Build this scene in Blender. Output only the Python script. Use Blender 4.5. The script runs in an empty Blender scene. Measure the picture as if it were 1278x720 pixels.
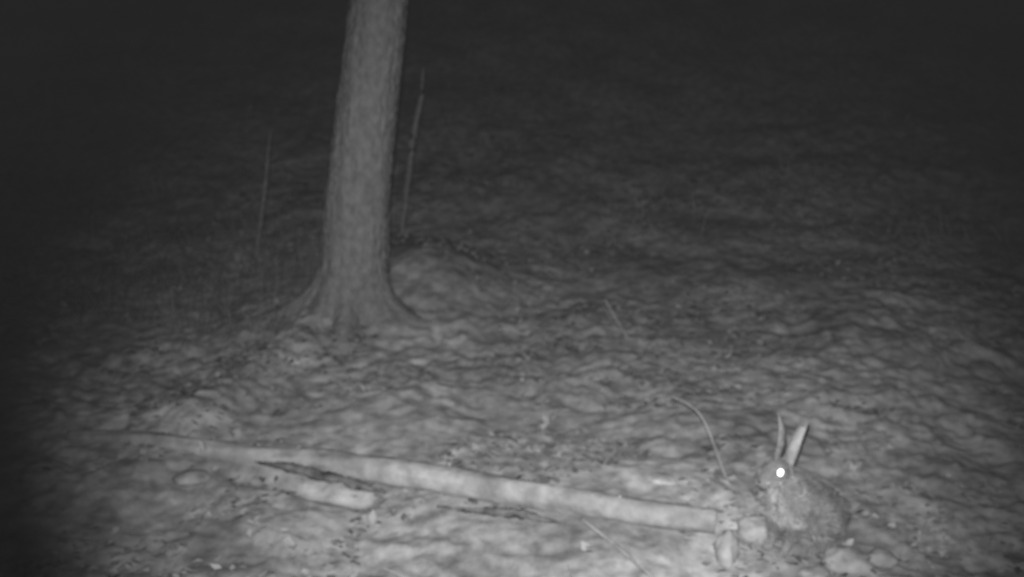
import bpy, math, random, bmesh
import numpy as np
from mathutils import Vector, Matrix
random.seed(7); rng=np.random.default_rng(11)
sc=bpy.context.scene
sc.view_settings.view_transform='Standard'; sc.view_settings.look='None'; sc.view_settings.exposure=0

# ---------------- noise ----------------
T=rng.random((256,256))
def vn(x,y,seed=0):
    x=np.asarray(x,float); y=np.asarray(y,float)
    a_=seed*1.7; x,y=x*math.cos(a_)-y*math.sin(a_)+seed*17.31, x*math.sin(a_)+y*math.cos(a_)+seed*9.77
    xi=np.floor(x).astype(int); yi=np.floor(y).astype(int)
    fx=x-xi; fy=y-yi; fx=fx*fx*(3-2*fx); fy=fy*fy*(3-2*fy)
    a=T[xi&255,yi&255]; b=T[(xi+1)&255,yi&255]; c=T[xi&255,(yi+1)&255]; d=T[(xi+1)&255,(yi+1)&255]
    return (a*(1-fx)+b*fx)*(1-fy)+(c*(1-fx)+d*fx)*fy-0.5
def seg_d(x,y,ax,ay,bx,by):
    dx,dy=bx-ax,by-ay
    t=np.clip(((x-ax)*dx+(y-ay)*dy)/(dx*dx+dy*dy),0,1)
    return np.hypot(x-ax-t*dx,y-ay-t*dy)
def h(x,y,fine=True):
    x=np.asarray(x,float); y=np.asarray(y,float)
    yy=np.clip(y-5.6,0,None); k_=.034
    st=np.where(yy<5,k_*yy**2,k_*25+k_*10*(yy-5))
    z=.15*y+st
    z=z+.08*vn(x*.6,y*.6,1)+.06*vn(x*1.5,y*1.5,2)
    z=z+.12*np.exp(-((x+.80)**2+(y-5.75)**2)/.28)
    z=z+.13*np.exp(-((x+.42)**2/.14+(y-5.95)**2/.16))
    z=z+.08*np.exp(-(seg_d(x,y,-1.0,5.3,-1.3,4.3)/.13)**2)
    z=z-.03*np.exp(-(seg_d(x,y,-1.05,3.93,-.55,3.78)/.045)**2)
    if fine:
        w=x+.09*vn(x*4,y*4,8)+.03*vn(x*15,y*15,10); v=y+.09*vn(x*4,y*4,9)+.03*vn(x*15,y*15,11)
        amp=.65+1.2*np.clip(vn(x*1.3,y*1.3,81)+.5*vn(x*2.9,y*2.9,82)+.35,0,1)
        f=.048*vn(w*2.7,v*2.7,3)+amp*(.024*vn(w*6,v*6,4)+.022*vn(w*12,v*12,5)+.014*vn(w*25,v*25,6)+.010*vn(w*52,v*52,7))
        f=f*(1-.6*np.exp(-(seg_d(x,y,-1.7,4.15,.85,3.45)/.11)**2))
        z=z+f*(1-.7*np.exp(-((x-.95)**2+(y-3.35)**2)/.04))
    return z
H=2.13; PITCH=12; F=1370.
def ray(px,py):
    a=math.radians(-PITCH); u=(px-639)/F; v=(360-py)/F
    return Vector((u, math.cos(a)-v*math.sin(a), math.sin(a)+v*math.cos(a)))
def gp(px,py,off=0.):
    d=ray(px,py); t=1.5
    while t<40:
        p=d*t+Vector((0,0,H))
        if p.z<=float(h(p.x,p.y,False))+off: break
        t+=.005
    return p
def at_y(px,py,y):
    d=ray(px,py); return d*(y/d.y)+Vector((0,0,H))

# ---------------- materials ----------------
def mat(name,lo,hi,scale=8,detail=6,bump=.3,bscale=40,rough=.92,stretch=(1,1,1),attr=None,emit=None,bdist=.01,lo_p=.32,hi_p=.68,second=None):
    m=bpy.data.materials.new(name); m.use_nodes=True; nt=m.node_tree; N=nt.nodes; L=nt.links
    b=N['Principled BSDF']; b.inputs['Roughness'].default_value=rough
    b.inputs['Specular IOR Level'].default_value=.1
    tc=N.new('ShaderNodeTexCoord'); mp=N.new('ShaderNodeMapping'); mp.inputs['Scale'].default_value=stretch
    L.new(tc.outputs['Object'],mp.inputs['Vector'])
    n=N.new('ShaderNodeTexNoise'); n.inputs['Scale'].default_value=scale; n.inputs['Detail'].default_value=detail; n.inputs['Roughness'].default_value=.6
    L.new(mp.outputs[0],n.inputs['Vector'])
    r=N.new('ShaderNodeValToRGB'); r.color_ramp.elements[0].position=lo_p; r.color_ramp.elements[1].position=hi_p
    r.color_ramp.elements[0].color=(lo,lo,lo,1); r.color_ramp.elements[1].color=(hi,hi,hi,1)
    L.new(n.outputs['Fac'],r.inputs['Fac'])
    out=r.outputs['Color']
    def mul(o1,fac):
        mx=N.new('ShaderNodeVectorMath'); mx.operation='MULTIPLY'; cb=N.new('ShaderNodeCombineXYZ')
        for k in range(3): L.new(fac,cb.inputs[k])
        L.new(o1,mx.inputs[0]); L.new(cb.outputs[0],mx.inputs[1]); return mx.outputs[0]
    if attr:
        at=N.new('ShaderNodeAttribute'); at.attribute_name=attr; out=mul(out,at.outputs['Fac'])
    if second:
        n3=N.new('ShaderNodeTexNoise'); n3.inputs['Scale'].default_value=second; n3.inputs['Detail'].default_value=2
        L.new(mp.outputs[0],n3.inputs['Vector'])
        mr=N.new('ShaderNodeMapRange'); mr.inputs['From Min'].default_value=.3; mr.inputs['From Max'].default_value=.7; mr.inputs['To Min'].default_value=.65; mr.inputs['To Max'].default_value=1.28
        L.new(n3.outputs['Fac'],mr.inputs['Value']); out=mul(out,mr.outputs[0])
    L.new(out,b.inputs['Base Color'])
    if bump:
        n2=N.new('ShaderNodeTexNoise'); n2.inputs['Scale'].default_value=bscale; n2.inputs['Detail'].default_value=3
        L.new(mp.outputs[0],n2.inputs['Vector'])
        bp=N.new('ShaderNodeBump'); bp.inputs['Strength'].default_value=bump; bp.inputs['Distance'].default_value=bdist
        L.new(n2.outputs['Fac'],bp.inputs['Height']); L.new(bp.outputs[0],b.inputs['Normal'])
    if emit:
        b.inputs['Emission Color'].default_value=(1,1,1,1); b.inputs['Emission Strength'].default_value=emit
    return m
M_ground=mat('forest_soil',.18,.44,scale=14,detail=5,bump=0,second=2.2)
M_leaf=mat('leaf_litter',.9,1.1,scale=30,detail=0,bump=0,attr='val')
M_bark=mat('tree_bark',.14,.24,scale=30,detail=4,bump=.8,bscale=48,stretch=(1,1,.7),bdist=.015)
M_log=mat('log_bark',.21,.37,scale=16,bump=.7,bscale=30,second=5)
M_dark=mat('gap_shade_dark',.03,.18,scale=18,bump=.8,bscale=40)  # dark tone painting the shade below the log
M_twig=mat('twig_bark',.2,.36,scale=20,bump=.3)
M_sap=mat('sapling_bark',.10,.22,scale=30,bump=.3)
M_grass=mat('dry_stems',.9,1.1,scale=5,detail=0,bump=0,attr='val')
M_stone=mat('pale_wood',.24,.38,scale=20,bump=.5,bscale=30)
M_fur=mat('hare_fur',.8,1.15,scale=25,detail=1,bump=0,attr='val')
M_skin=mat('hare_skin',.10,.22,scale=18,bump=.6,bscale=90)
M_ear=mat('hare_ear_skin',.18,.31,scale=30,bump=.3,bscale=90)
M_eared=mat('hare_ear_back',.11,.22,scale=40,bump=.5,bscale=90)
M_eye=mat('eyeshine',.8,.9,bump=0,emit=3.8)  # lamp reflection in the eye, put in as emission
M_lid=mat('eyelid',.06,.12,bump=.2)

def mesh_obj(name,verts,faces,m,smooth=True,val=None,parent=None):
    me=bpy.data.meshes.new(name); me.from_pydata([tuple(v) for v in verts] if not isinstance(verts,np.ndarray) else verts.tolist(),[],faces if isinstance(faces,list) else faces.tolist())
    me.materials.append(m)
    if smooth: me.polygons.foreach_set('use_smooth',[True]*len(me.polygons))
    if val is not None:
        a=me.attributes.new('val','FLOAT','POINT'); a.data.foreach_set('value',np.asarray(val,np.float32))
    me.update()
    o=bpy.data.objects.new(name,me); sc.collection.objects.link(o)
    if parent: o.parent=parent
    return o

# ---------------- terrain ----------------
def axis(a,b,step,lo,hi,g=1.07):
    c=list(np.arange(a,b,step)); s=step; p=c[-1]
    while p<hi: s*=g; p+=s; c.append(p)
    s=step; p=a; pre=[]
    while p>lo: s*=g; p-=s; pre.append(p)
    return np.array(pre[::-1]+c)
xs=axis(-2.9,3.1,.014,-60,60)
ys=[1.9]; s=.013
while ys[-1]<75:
    ys.append(ys[-1]+s)
    if ys[-1]>5: s*=1.011
pre=[]; p=1.9; s=.02
while p>-12: s*=1.15; p-=s; pre.append(p)
ys=np.array(pre[::-1]+ys)
X,Y=np.meshgrid(xs,ys); Z=h(X,Y)
V=np.stack([X.ravel(),Y.ravel(),Z.ravel()],1)
nx,ny=len(xs),len(ys)
I=np.arange(nx*ny).reshape(ny,nx)
Fq=np.stack([I[:-1,:-1].ravel(),I[:-1,1:].ravel(),I[1:,1:].ravel(),I[1:,:-1].ravel()],1)
mesh_obj('forest_ground',V,Fq,M_ground)

# ---------------- leaf litter ----------------
def leaves(n,xr,yr,size,lift,seed,pw=1.):
    r=np.random.default_rng(seed)
    x=r.uniform(*xr,n); y=yr[0]+(yr[1]-yr[0])*r.random(n)**pw
    dens=vn(x*1.8,y*1.8,21)+vn(x*5,y*5,22)*.7
    k=dens>-.08; x=x[k];y=y[k];dens=dens[k];n=len(x)
    z=h(x,y)+lift*r.random(n)
    L=r.uniform(*size,n); W=L*r.uniform(.45,.8,n); a=r.uniform(0,2*math.pi,n)
    tx=r.normal(0,.22,n); ty=r.normal(0,.22,n)
    curl=r.uniform(-.2,.3,n)*L
    e1=np.stack([np.cos(a),np.sin(a),tx],1); e2=np.stack([-np.sin(a),np.cos(a),ty],1)
    c=np.stack([x,y,z+.002],1); up=np.array([0,0,1.])
    l=L[:,None]; w=W[:,None]; cu=curl[:,None]
    P=np.stack([c-e1*l/2,c-e1*l*.02+e2*w/2+up*np.abs(cu)*.5,c-up*0,c-e1*l*.02-e2*w/2+up*np.abs(cu)*.6,c+e1*l/2+up*cu],1)
    b=np.arange(n)[:,None]*5
    f=np.concatenate([b+np.array([[0,3,2]]),b+np.array([[0,2,1]]),b+np.array([[2,3,4]]),b+np.array([[2,4,1]])])
    clump=vn(x*4,y*4,71)*.2
    val=np.repeat(np.clip(r.normal(.26,.07,n)+clump,.09,.42),5)
    return P.reshape(-1,3),f,val
A=leaves(32000,(-3.2,3.4),(1.9,7.5),(.02,.055),.004,3,1.15)
B=leaves(7000,(-6,6.5),(7,14),(.05,.10),.02,4,1.3)
P=np.concatenate([A[0],B[0]]); f=np.concatenate([A[1],B[1]+len(A[0])]); vv=np.concatenate([A[2],B[2]])
mesh_obj('leaf_litter',P,f,M_leaf,smooth=True,val=vv)

# ---------------- tubes ----------------
def tube(name,pts,rad,m,seg=14,rough=.12,res=.04,parent=None,seed=0,lump=5.,flat=1.):
    pts=[Vector(p) for p in pts]
    cum=[0]
    for i in range(1,len(pts)): cum.append(cum[-1]+(pts[i]-pts[i-1]).length)
    n=max(4,int(cum[-1]/res)); V=[];Fc=[]
    S=np.linspace(0,cum[-1],n)
    cx=[np.interp(S,cum,[p[k] for p in pts]) for k in range(3)]
    R=np.interp(S,cum,rad)
    k=np.ones(5)/5
    for c in range(3):
        e=np.pad(cx[c],2,mode='reflect',reflect_type='odd'); cx[c]=np.convolve(e,k,'valid')
    C=[Vector((cx[0][i],cx[1][i],cx[2][i])) for i in range(n)]
    for i in range(n):
        t=(C[min(i+1,n-1)]-C[max(i-1,0)]).normalized()
        u=t.cross(Vector((0,0,1)));  
        if u.length<.2: u=t.cross(Vector((0,1,0)))
        u.normalize(); w=t.cross(u)
        for j in range(seg):
            a=2*math.pi*j/seg
            q=1+rough*2*float(vn(S[i]*lump+math.cos(a)*1.2+seed*3.3,math.sin(a)*1.2+S[i]*lump*.5+seed,seed))+rough*float(vn(S[i]*lump*4+math.cos(a)*3,math.sin(a)*3+seed,seed+1))
            V.append(C[i]+(u*math.cos(a)+w*math.sin(a)*flat)*R[i]*q)
    for i in range(n-1):
        for j in range(seg):
            a=i*seg+j;b=i*seg+(j+1)%seg
            Fc.append((a,b,b+seg,a+seg))
    V.append(C[0]);V.append(C[-1]); z0=len(V)-2
    for j in range(seg):
        Fc.append((z0,(j+1)%seg,j)); Fc.append((z0+1,(n-1)*seg+j,(n-1)*seg+(j+1)%seg))
    return mesh_obj(name,V,Fc,m,parent=parent)

def empty(name,loc=(0,0,0)):
    o=bpy.data.objects.new(name,None); o.location=loc; sc.collection.objects.link(o); return o

# ---------------- big tree ----------------
tree=empty('large_tree')
ty0=5.5; gz=float(h(-.81,ty0,False))
def trunk():
    V=[];Fc=[];seg=120
    zs=np.concatenate([np.linspace(gz-.25,gz+1.9,190),np.linspace(gz+1.92,gz+9,90)])
    kz=[gz-.25,gz,1.42,2.39,9.9]; kx=[-.835,-.825,-.78,-.645,.15]; kr=[.178,.172,.165,.137,.06]
    ang=np.arange(seg)*2*math.pi/seg
    lob=[(math.pi*1.08,.40,.30),(math.pi*1.30,.20,.25),(math.pi*1.50,.12,.26),(-.25,.24,.35),(math.pi*.5,.2,.4),(math.pi*1.75,.10,.26)]
    for z in zs:
        cx=np.interp(z,kz,kx); r0=np.interp(z,kz,kr); t=max(z-gz,-.1)
        r=np.full(seg,r0)+.025*math.exp(-max(t,0)/.12)
        for a0,amp,w in lob:
            d=np.angle(np.exp(1j*(ang-a0))); r+=amp*math.exp(-max(t+.06,0)/.075)*np.exp(-(d/w)**2)
        lowz=math.exp(-max(t,0)/.15)
        r+=(.010+.03*lowz)*vn(ang*0+np.cos(ang)*5+z*3,np.sin(ang)*5+z*2,31)+(.008+.015*lowz)*vn(np.cos(ang)*22+z*9,np.sin(ang)*22,32)+.008*vn(np.cos(ang)*44,np.sin(ang)*44+z*34,33)
        for j in range(seg): V.append((cx+r[j]*math.cos(ang[j]),ty0+r[j]*math.sin(ang[j]),z))
    for i in range(len(zs)-1):
        for j in range(seg):
            a=i*seg+j;b=i*seg+(j+1)%seg; Fc.append((a,b,b+seg,a+seg))
    mesh_obj('trunk',V,Fc,M_bark,parent=tree)
trunk()
for i in range(16):
    z=gz+4.2+i*.3; x=np.interp(z,[2.39,9.9],[-.645,.15]); a=i*2.4; L=1.9-.09*i
    p0=Vector((x,ty0,z)); d=Vector((math.cos(a),math.sin(a),.25))
    pts=[p0,p0+d*L*.4,p0+d*L*.75+Vector((0,0,.1)),p0+d*L+Vector((0,0,.3))]
    tube('limb_%d'%i,pts,[.035,.022,.014,.005],M_bark,seg=7,res=.1,parent=tree,seed=i)
    for k in range(4):
        q=p0+d*L*(.35+.16*k); e=Vector((math.cos(a+(-1)**k*.9),math.sin(a+(-1)**k*.9),.3))
        tube('branchlet_%d_%d'%(i,k),[q,q+e*.3,q+e*.55+Vector((0,0,.1))],[.01,.007,.003],M_bark,seg=5,res=.1,parent=tree,seed=i+k)
cr=np.random.default_rng(5); n=9000
zz=gz+4.3+5.2*cr.random(n); aa=cr.random(n)*6.283; rr=(2.0-.33*(zz-gz-4.3))*np.sqrt(cr.random(n))
cxx=np.interp(zz,[2.39,9.9],[-.645,.15])+rr*np.cos(aa); cyy=ty0+rr*np.sin(aa)
kk=(vn(cxx*2,cyy*2+zz*2.1,41)>-.05); C=np.stack([cxx,cyy,zz],1)[kk]; n=len(C)
d1=cr.normal(0,.05,(n,3)); d2=cr.normal(0,.05,(n,3))
P=np.stack([C,C+d1,C+d1*.5+d2],1).reshape(-1,3)
mesh_obj('crown_foliage',P,np.arange(3*n).reshape(-1,3),mat('crown_leaf',.05,.11,bump=0),smooth=False,parent=tree)

# ---------------- dead saplings ----------------
def sapling(pts_px,rad,seed,m=None):
    base=gp(*pts_px[0]); yb=base.y
    pts=[base-Vector((0,0,.1))]+[at_y(px,py,yb+.03*i) for i,(px,py) in enumerate(pts_px)]
    o=empty('dead_sapling')
    tube('stem',pts,[rad]*(len(pts)-2)+[rad*.7,rad*.35],M_sap,seg=9,rough=.3,res=.03,parent=o,seed=seed,lump=9)
    for k in range(4):
        t=random.uniform(.25,.9); i=int(t*(len(pts)-1)); q=pts[i].lerp(pts[min(i+1,len(pts)-1)],random.random())
        e=Vector((random.uniform(-1,1),random.uniform(-.5,.5),random.uniform(.2,.9))).normalized()
        tube('twig_%d'%k,[q,q+e*.04,q+e*.08+Vector((0,0,.02))],[.004,.003,.0015],M_sap,seg=5,parent=o,seed=k)
sapling([(498,300),(506,262),(507,235),(513,200),(517,160),(526,125),(528,86)],.018,2)
sapling([(316,338),(322,298),(327,270),(331,235),(333,205),(338,165)],.013,5)

# ---------------- log ----------------
def gpt(px,py,up): 
    p=gp(px,py); p.z=float(h(p.x,p.y,False))+up; return p
lg=empty('fallen_log')
LP=[(85,543,-.005),(180,551,.008),(300,574,.02),(400,588,.035),(500,604,.045),(600,618,.04),(700,636,.04),(800,652,.035),(893,664,.035)]
tube('log_trunk',[gpt(*q) for q in LP],[.024,.034,.040,.045,.048,.050,.050,.050,.046],M_log,seg=28,rough=.16,res=.02,parent=lg,seed=3,lump=3)
for k,(px,py,e) in enumerate([(560,590,(.1,.3,1)),(255,560,(-.3,.1,1)),(770,630,(.3,.1,1))]):
    q=gpt(px,py+20,.06); e=Vector(e).normalized()
    tube('branch_stub_%d'%k,[q,q+e*.04],[.012,.008],M_log,seg=8,rough=.3,res=.01,parent=lg,seed=k)
tube('log_gap_shade',[gpt(316,584,.03),gpt(345,591,.036),(gpt(400,602,.030)),gpt(440,611,.024),gpt(480,618,.01)],[.005,.012,.016,.013,.006],M_dark,seg=14,rough=.8,res=.010,seed=6,lump=16)  # dark strip standing in for shade in the hollow under the log
tube('log_gap_shade',[gpt(545,636,.012),gpt(600,644,.02),gpt(650,650,.026),gpt(705,660,.018)],[.004,.009,.013,.005],M_dark,seg=12,rough=.8,res=.010,seed=9,lump=16)  # second dark strip, painted shadow line along the log's lower edge

# ---------------- small sticks ----------------
def stick(name,q,rad,seed=0):
    tube(name,[gpt(a,b,u) for a,b,u in q],[rad]*(len(q)-1)+[rad*.5],M_twig,seg=7,rough=.25,res=.02,seed=seed,lump=8)
stick('fallen_twig',[(725,660,.04),(770,698,.045),(815,743,.06)],.006,1)
b=gpt(785,425,.0); 
tube('fallen_twig',[b,at_y(770,400,b.y),at_y(755,374,b.y-.05)],[.006,.005,.003],M_twig,seg=7,rough=.25,res=.02,seed=2)
b=gpt(912,612,.0)
tube('bent_twig',[b,at_y(897,570,b.y),at_y(880,525,b.y+.03),at_y(868,508,b.y+.05),at_y(838,494,b.y+.1)],[.004,.004,.0035,.003,.002],M_twig,seg=7,rough=.25,res=.02,seed=2)
tr=np.random.default_rng(9); V=[];Fc=[]
for i in range(260):
    x=tr.uniform(-3,3.4); y=1.9+6*tr.random(); L=tr.uniform(.04,.2); a=tr.uniform(0,6.28); r=tr.uniform(.0012,.003); bend=tr.normal(0,.02)
    pp=[]
    for t in (0,.33,.66,1):
        xx=x+math.cos(a)*L*t-math.sin(a)*bend*math.sin(t*3.1); yy=y+math.sin(a)*L*t+math.cos(a)*bend*math.sin(t*3.1); pp.append((xx,yy,float(h(xx,yy,True))+.006))
    b0=len(V)
    for (xx,yy,z) in pp:
        for j in range(4):
            an=j*math.pi/2; V.append((xx-math.sin(a)*r*math.cos(an),yy+math.cos(a)*r*math.cos(an),z+r*math.sin(an)))
    for s_ in range(3):
        for j in range(4):
            A_=b0+s_*4+j;B_=b0+s_*4+(j+1)%4; Fc.append((A_,B_,B_+4,A_+4))
mesh_obj('twig_litter',V,Fc,M_twig)

# ---------------- pale stones / clods ----------------
def stone(px,py,sx,sy,sz,seed,name='pale_stone',m=None):
    p=gpt(px,py,sz*.3); V=[];Fc=[];nu,nv=28,16
    for i in range(nv+1):
        th=math.pi*i/nv
        for j in range(nu):
            ph=2*math.pi*j/nu; d=(math.sin(th)*math.cos(ph),math.sin(th)*math.sin(ph),math.cos(th))
            q=1+.4*float(vn(d[0]*1.1+seed,d[1]*1.1+d[2]*.9,seed))+.22*float(vn(d[0]*3+seed,d[1]*3+d[2]*3,seed))
            V.append((p.x+d[0]*sx*q,p.y+d[1]*sy*q,p.z+d[2]*sz*q))
    for i in range(nv):
        for j in range(nu):
            a=i*nu+j;b=i*nu+(j+1)%nu; Fc.append((a,b,b+nu,a+nu))
    mesh_obj(name,V,Fc,m or M_ground)
stone(907,694,.040,.05,.075,21,'pale_stone',M_stone)
stone(944,668,.070,.06,.052,22,'pale_stone',M_stone)
stone(1058,704,.085,.06,.045,5)
stone(1015,718,.05,.04,.022,15)
stone(1100,700,.05,.05,.028,16)
stone(240,600,.07,.06,.025,7)
stone(830,600,.06,.05,.022,19)
stone(770,456,.025,.03,.02,12)

# ---------------- dry grass ----------------
def stems(n,xr,yr,hr,seed,pw=1,tone=(.10,.24)):
    r=np.random.default_rng(seed); x=r.uniform(*xr,n); y=yr[0]+(yr[1]-yr[0])*r.random(n)**pw
    k=(vn(x*1.3,y*1.3,51)+.5*vn(x*4,y*4,52))>-.02; x=x[k];y=y[k];n=len(x)
    z=h(x,y)-.01; L=r.uniform(*hr,n); a=r.uniform(0,6.28,n); w=r.uniform(.0012,.003,n); ln=r.uniform(.2,1.1,n)*L
    c=np.stack([x,y,z],1); lean=np.stack([np.cos(a)*ln,np.sin(a)*ln,0*a],1); b=r.uniform(0,6.28,n)
    s=np.stack([np.cos(b)*w,np.sin(b)*w,0*a],1); up=np.stack([0*a,0*a,L],1)
    P=np.stack([c-s,c+s,c+up*.6+lean*.4+s*.8,c+up*.6+lean*.4-s*.8,c+up*.9+lean],1)
    bb=np.arange(n)[:,None]*5
    f=np.concatenate([bb+np.array([[0,1,2]]),bb+np.array([[0,2,3]]),bb+np.array([[3,2,4]])])
    return P.reshape(-1,3),f,np.repeat(r.uniform(*tone,n),5)
A=stems(8000,(-6,7),(6.6,14),(.05,.26),61,1.2,(.12,.34)); B=stems(2800,(-3.4,-1.1),(5.0,8),(.06,.3),62,1,(.06,.2))
P=np.concatenate([A[0],B[0]]); f=np.concatenate([A[1],B[1]+len(A[0])]); vv=np.concatenate([A[2],B[2]])
mesh_obj('dry_grass',P,f,M_grass,smooth=False,val=vv)

# ---------------- hare ----------------
hp=gpt(974,692,0.015)
hare=empty('hare',hp)
hare.rotation_euler=(0,0,math.atan2(-.55,-.83))
chains=[
 [(-.17,0,.110,.080),(-.13,0,.14,.078),(-.075,0,.165,.068),(-.03,0,.185,.060),(.0,0,.225,.048),(.018,0,.260,.040),(.032,0,.292,.039)],
 [(.032,0,.294,.039),(.056,0,.288,.033),(.083,0,.274,.025),(.102,0,.268,.018)],
 [(.06,.014,.274,.026),(.088,.009,.261,.016)],[(.06,-.014,.274,.026),(.088,-.009,.261,.016)],
 [(-.225,0,.115,.040),(-.255,0,.13,.028)],
 [(.0,0,.16,.050),(-.07,0,.10,.06),(-.14,0,.08,.060)],
]
for s in (1,-1):
    chains+= [[(-.02,.040*s,.17,.040),(-.022,.041*s,.105,.027),(.0,.036*s,.06,.018),(.012,.033*s,.022,.014),(.035,.033*s,.010,.015)],
              [(-.165,.048*s,.11,.066),(-.13,.060*s,.10,.058),(-.09,.072*s,.088,.038)],
              [(-.09,.072*s,.083,.036),(-.14,.077*s,.055,.030),(-.20,.075*s,.035,.022)],
              [(-.20,.075*s,.028,.020),(-.14,.079*s,.016,.017),(-.06,.080*s,.012,.018)]]
bm=bmesh.new()
for ch in chains:
    for a,b in zip(ch[:-1],ch[1:]):
        pa,pb=Vector(a[:3]),Vector(b[:3]); n=max(2,int((pb-pa).length/.006))
        for i in range(n+1):
            t=i/n; bmesh.ops.create_icosphere(bm,subdivisions=2,radius=a[3]*(1-t)+b[3]*t,matrix=Matrix.Translation(pa.lerp(pb,t)))
me=bpy.data.meshes.new('tmp'); bm.to_mesh(me); bm.free()
tmp=bpy.data.objects.new('tmp',me); sc.collection.objects.link(tmp)
r_=tmp.modifiers.new('r','REMESH'); r_.mode='VOXEL'; r_.voxel_size=.005
s_=tmp.modifiers.new('s','SMOOTH'); s_.factor=.6; s_.iterations=5
bpy.context.view_layer.update()
ev=tmp.evaluated_get(bpy.context.evaluated_depsgraph_get()); bme=bpy.data.meshes.new_from_object(ev)
bpy.data.objects.remove(tmp)
bme.materials.clear(); bme.materials.append(M_skin); bme.polygons.foreach_set('use_smooth',[True]*len(bme.polygons))
body=bpy.data.objects.new('body',bme); sc.collection.objects.link(body); body.parent=hare
nF=len(bme.polygons); cen=np.zeros(nF*3); nor=np.zeros(nF*3); ar=np.zeros(nF)
bme.polygons.foreach_get('center',cen); bme.polygons.foreach_get('normal',nor); bme.polygons.foreach_get('area',ar)
cen=cen.reshape(-1,3); nor=nor.reshape(-1,3); fr=np.random.default_rng(77)
idx=fr.choice(nF,36000,p=ar/ar.sum()); c=cen[idx]+fr.normal(0,.002,(len(idx),3)); nn=nor[idx]
flow=np.array([-1,0,-.45])[None]*np.ones((len(idx),1)); flow-=nn*np.sum(flow*nn,1)[:,None]; flow/=np.linalg.norm(flow,axis=1)[:,None]+1e-6
d=nn*.45+flow*.8+fr.normal(0,.22,nn.shape)
head=(c[:,0]>.02)&(c[:,2]>.24); feet=c[:,2]<.05
Lf=np.where(head,.008,np.where(feet,.006,.018))*fr.uniform(.6,1.4,len(idx))
side=np.cross(d,fr.normal(0,1,nn.shape)); side/=np.linalg.norm(side,axis=1)[:,None]; w=(.0011*fr.uniform(.6,1.5,len(idx)))[:,None]
P=np.stack([c-side*w,c+side*w,c+d*Lf[:,None]],1).reshape(-1,3)
tone=.16+.0*c[:,0]
tone=np.where((c[:,0]>-.05)&(c[:,2]>.10),.32,tone)
tone=np.where(head,.20,tone); tone=np.where(head&(c[:,2]<.275),.37,tone)
tone=np.where(nn[:,2]<-.3,.34,tone); tone=np.where(c[:,2]<.06,.24,tone)
tone=np.where(c[:,0]<-.24,.3,tone)
tone=tone*(1+.9*vn(c[:,0]*25,c[:,2]*25+c[:,1]*20,3))*fr.uniform(.7,1.3,len(idx))
mesh_obj('fur',P,np.arange(3*len(idx)).reshape(-1,3),M_fur,smooth=False,val=np.repeat(tone,3),parent=hare)
def ear(name,base,tip,open_dir,width,m_in):
    base=Vector(base);tip=Vector(tip); ax=(tip-base); L=ax.length; ax.normalize()
    o=Vector(open_dir); o=(o-ax*o.dot(ax)).normalized(); sd=ax.cross(o)
    V=[];n=26;m=13
    for layer in (0,1):
        for i in range(n+1):
            t=i/n; w=width*(math.sin(math.pi*min(1,(t*.80+.16)))**.75)*(1 if t<.95 else .8); 
            if i==n: w*=.15
            wrap=1.9-1.0*t
            for j in range(m):
                a=(j/(m-1)-.5)*2*wrap
                r=w/ max(math.sin(min(wrap,1.57)),.5)
                rr=r-(.0022 if layer==0 else 0)
                q=base+ax*(L*t)+sd*(math.sin(a)*rr)-o*(math.cos(a)*rr*.8)+o*(r*.5)-o*(.02*math.sin(t*math.pi)) 
                V.append(q)
    K=(n+1)*m; fin=[];fout=[]
    for i in range(n):
        for j in range(m-1):
            a=i*m+j; fin.append((a,a+1,a+m+1,a+m)); fout.append((K+a,K+a+m,K+a+m+1,K+a+1))
    for i in range(n):
        for j in (0,m-1):
            a=i*m+j; fout.append((a,a+m,K+a+m,K+a))
    for j in range(m-1):
        a=n*m+j; fout.append((a,a+1,K+a+1,K+a))
    ob=mesh_obj(name,V,fin+fout,m_in,parent=hare); ob.data.materials.append(M_eared)
    for i,p in enumerate(ob.data.polygons): p.material_index=0 if (i<len(fin) and i<len(fin)*.82) else 1
ear('ear_left',(.012,.022,.315),(-.052,.040,.462),(.3,.95,.1),.023,M_ear)
ear('ear_right',(.018,-.018,.315),(.018,-.030,.488),(.3,-.9,.1),.021,M_eared)
def sph(name,c,r,m,sc_=(1,1,1)):
    bm=bmesh.new(); bmesh.ops.create_uvsphere(bm,u_segments=20,v_segments=12,radius=r)
    me=bpy.data.meshes.new(name); bm.to_mesh(me); bm.free(); me.materials.append(m)
    me.polygons.foreach_set('use_smooth',[True]*len(me.polygons))
    o=bpy.data.objects.new(name,me); o.location=c; o.scale=sc_; sc.collection.objects.link(o); o.parent=hare
for s in (1,-1):
    sph('eyelid_%s'%('left' if s>0 else 'right'),(.058,.0305*s,.300),.0125,M_lid,(1,.6,.9))
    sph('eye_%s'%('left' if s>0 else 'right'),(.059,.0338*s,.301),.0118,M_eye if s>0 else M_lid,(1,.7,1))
sph('nose',(.119,0,.270),.006,M_lid,(.7,1.2,.8))

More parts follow.
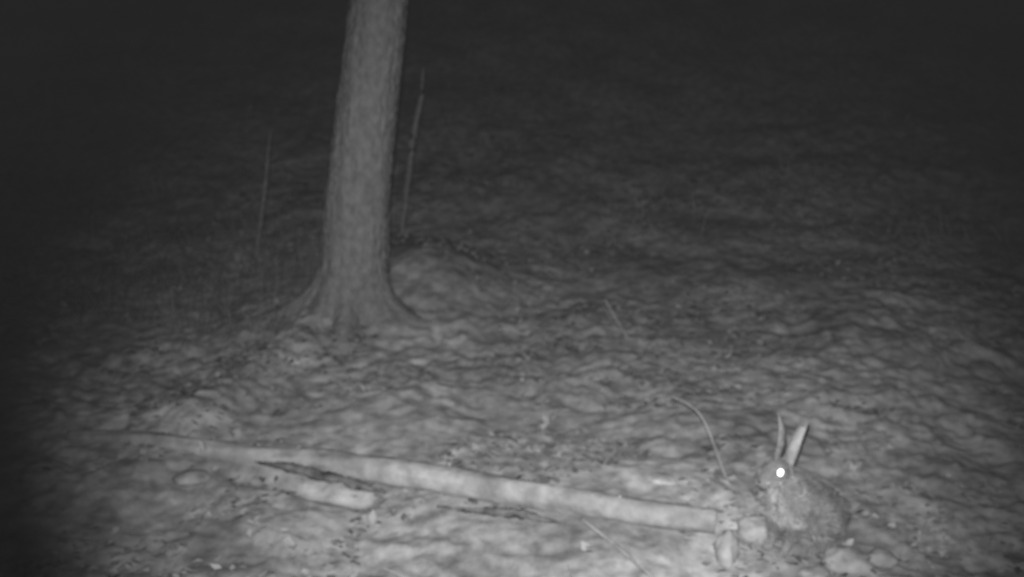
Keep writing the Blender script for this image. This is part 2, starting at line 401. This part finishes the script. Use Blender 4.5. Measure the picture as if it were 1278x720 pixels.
# ---------------- black-lift haze (glowing volume added to raise the dark tones) ----------------
mm=bpy.data.materials.new('black_lift_haze'); mm.use_nodes=True; nt=mm.node_tree
for nd in list(nt.nodes): nt.nodes.remove(nd)
o_=nt.nodes.new('ShaderNodeOutputMaterial'); ab=nt.nodes.new('ShaderNodeVolumeAbsorption'); em=nt.nodes.new('ShaderNodeEmission'); ad=nt.nodes.new('ShaderNodeAddShader')
SIG=.15; ab.inputs['Color'].default_value=(0,0,0,1); ab.inputs['Density'].default_value=SIG
em.inputs['Strength'].default_value=.0205*SIG
nt.links.new(ab.outputs[0],ad.inputs[0]); nt.links.new(em.outputs[0],ad.inputs[1]); nt.links.new(ad.outputs[0],o_.inputs['Volume'])
bm=bmesh.new(); bmesh.ops.create_cube(bm,size=1.); me=bpy.data.meshes.new('black_lift_haze'); bm.to_mesh(me); bm.free(); me.materials.append(mm)
mo=bpy.data.objects.new('black_lift_haze',me); mo.scale=(90,60,24); mo.location=(0,22,8); sc.collection.objects.link(mo)

# ---------------- lights ----------------
sp=bpy.data.lights.new('infrared_lamp','SPOT'); sp.energy=3400; sp.spot_size=math.radians(56); sp.spot_blend=.92; sp.shadow_soft_size=.02
so=bpy.data.objects.new('infrared_lamp',sp); so.location=(-.02,0,H+.08); sc.collection.objects.link(so)
so.rotation_euler=(math.radians(90-PITCH-3.3),0,math.radians(-2.6))
w=bpy.data.worlds.new('World'); sc.world=w; w.use_nodes=True; nt=w.node_tree
sky=nt.nodes.new('ShaderNodeTexSky'); sky.sky_type='NISHITA'; sky.sun_disc=False; sky.sun_elevation=math.radians(12); sky.sun_rotation=math.radians(200)
bw=nt.nodes.new('ShaderNodeRGBToBW'); nt.links.new(sky.outputs[0],bw.inputs[0])
bg=nt.nodes['Background']; nt.links.new(bw.outputs[0],bg.inputs['Color']); bg.inputs['Strength'].default_value=.020

cam=bpy.data.cameras.new('camera'); co=bpy.data.objects.new('camera',cam); sc.collection.objects.link(co)
co.location=(0,0,H); co.rotation_euler=(math.radians(90-PITCH),0,0); cam.lens=36*F/1278; cam.clip_end=300; cam.clip_start=.05
cam.dof.use_dof=True; cam.dof.focus_distance=1.5; cam.dof.aperture_fstop=4.6
sc.camera=co
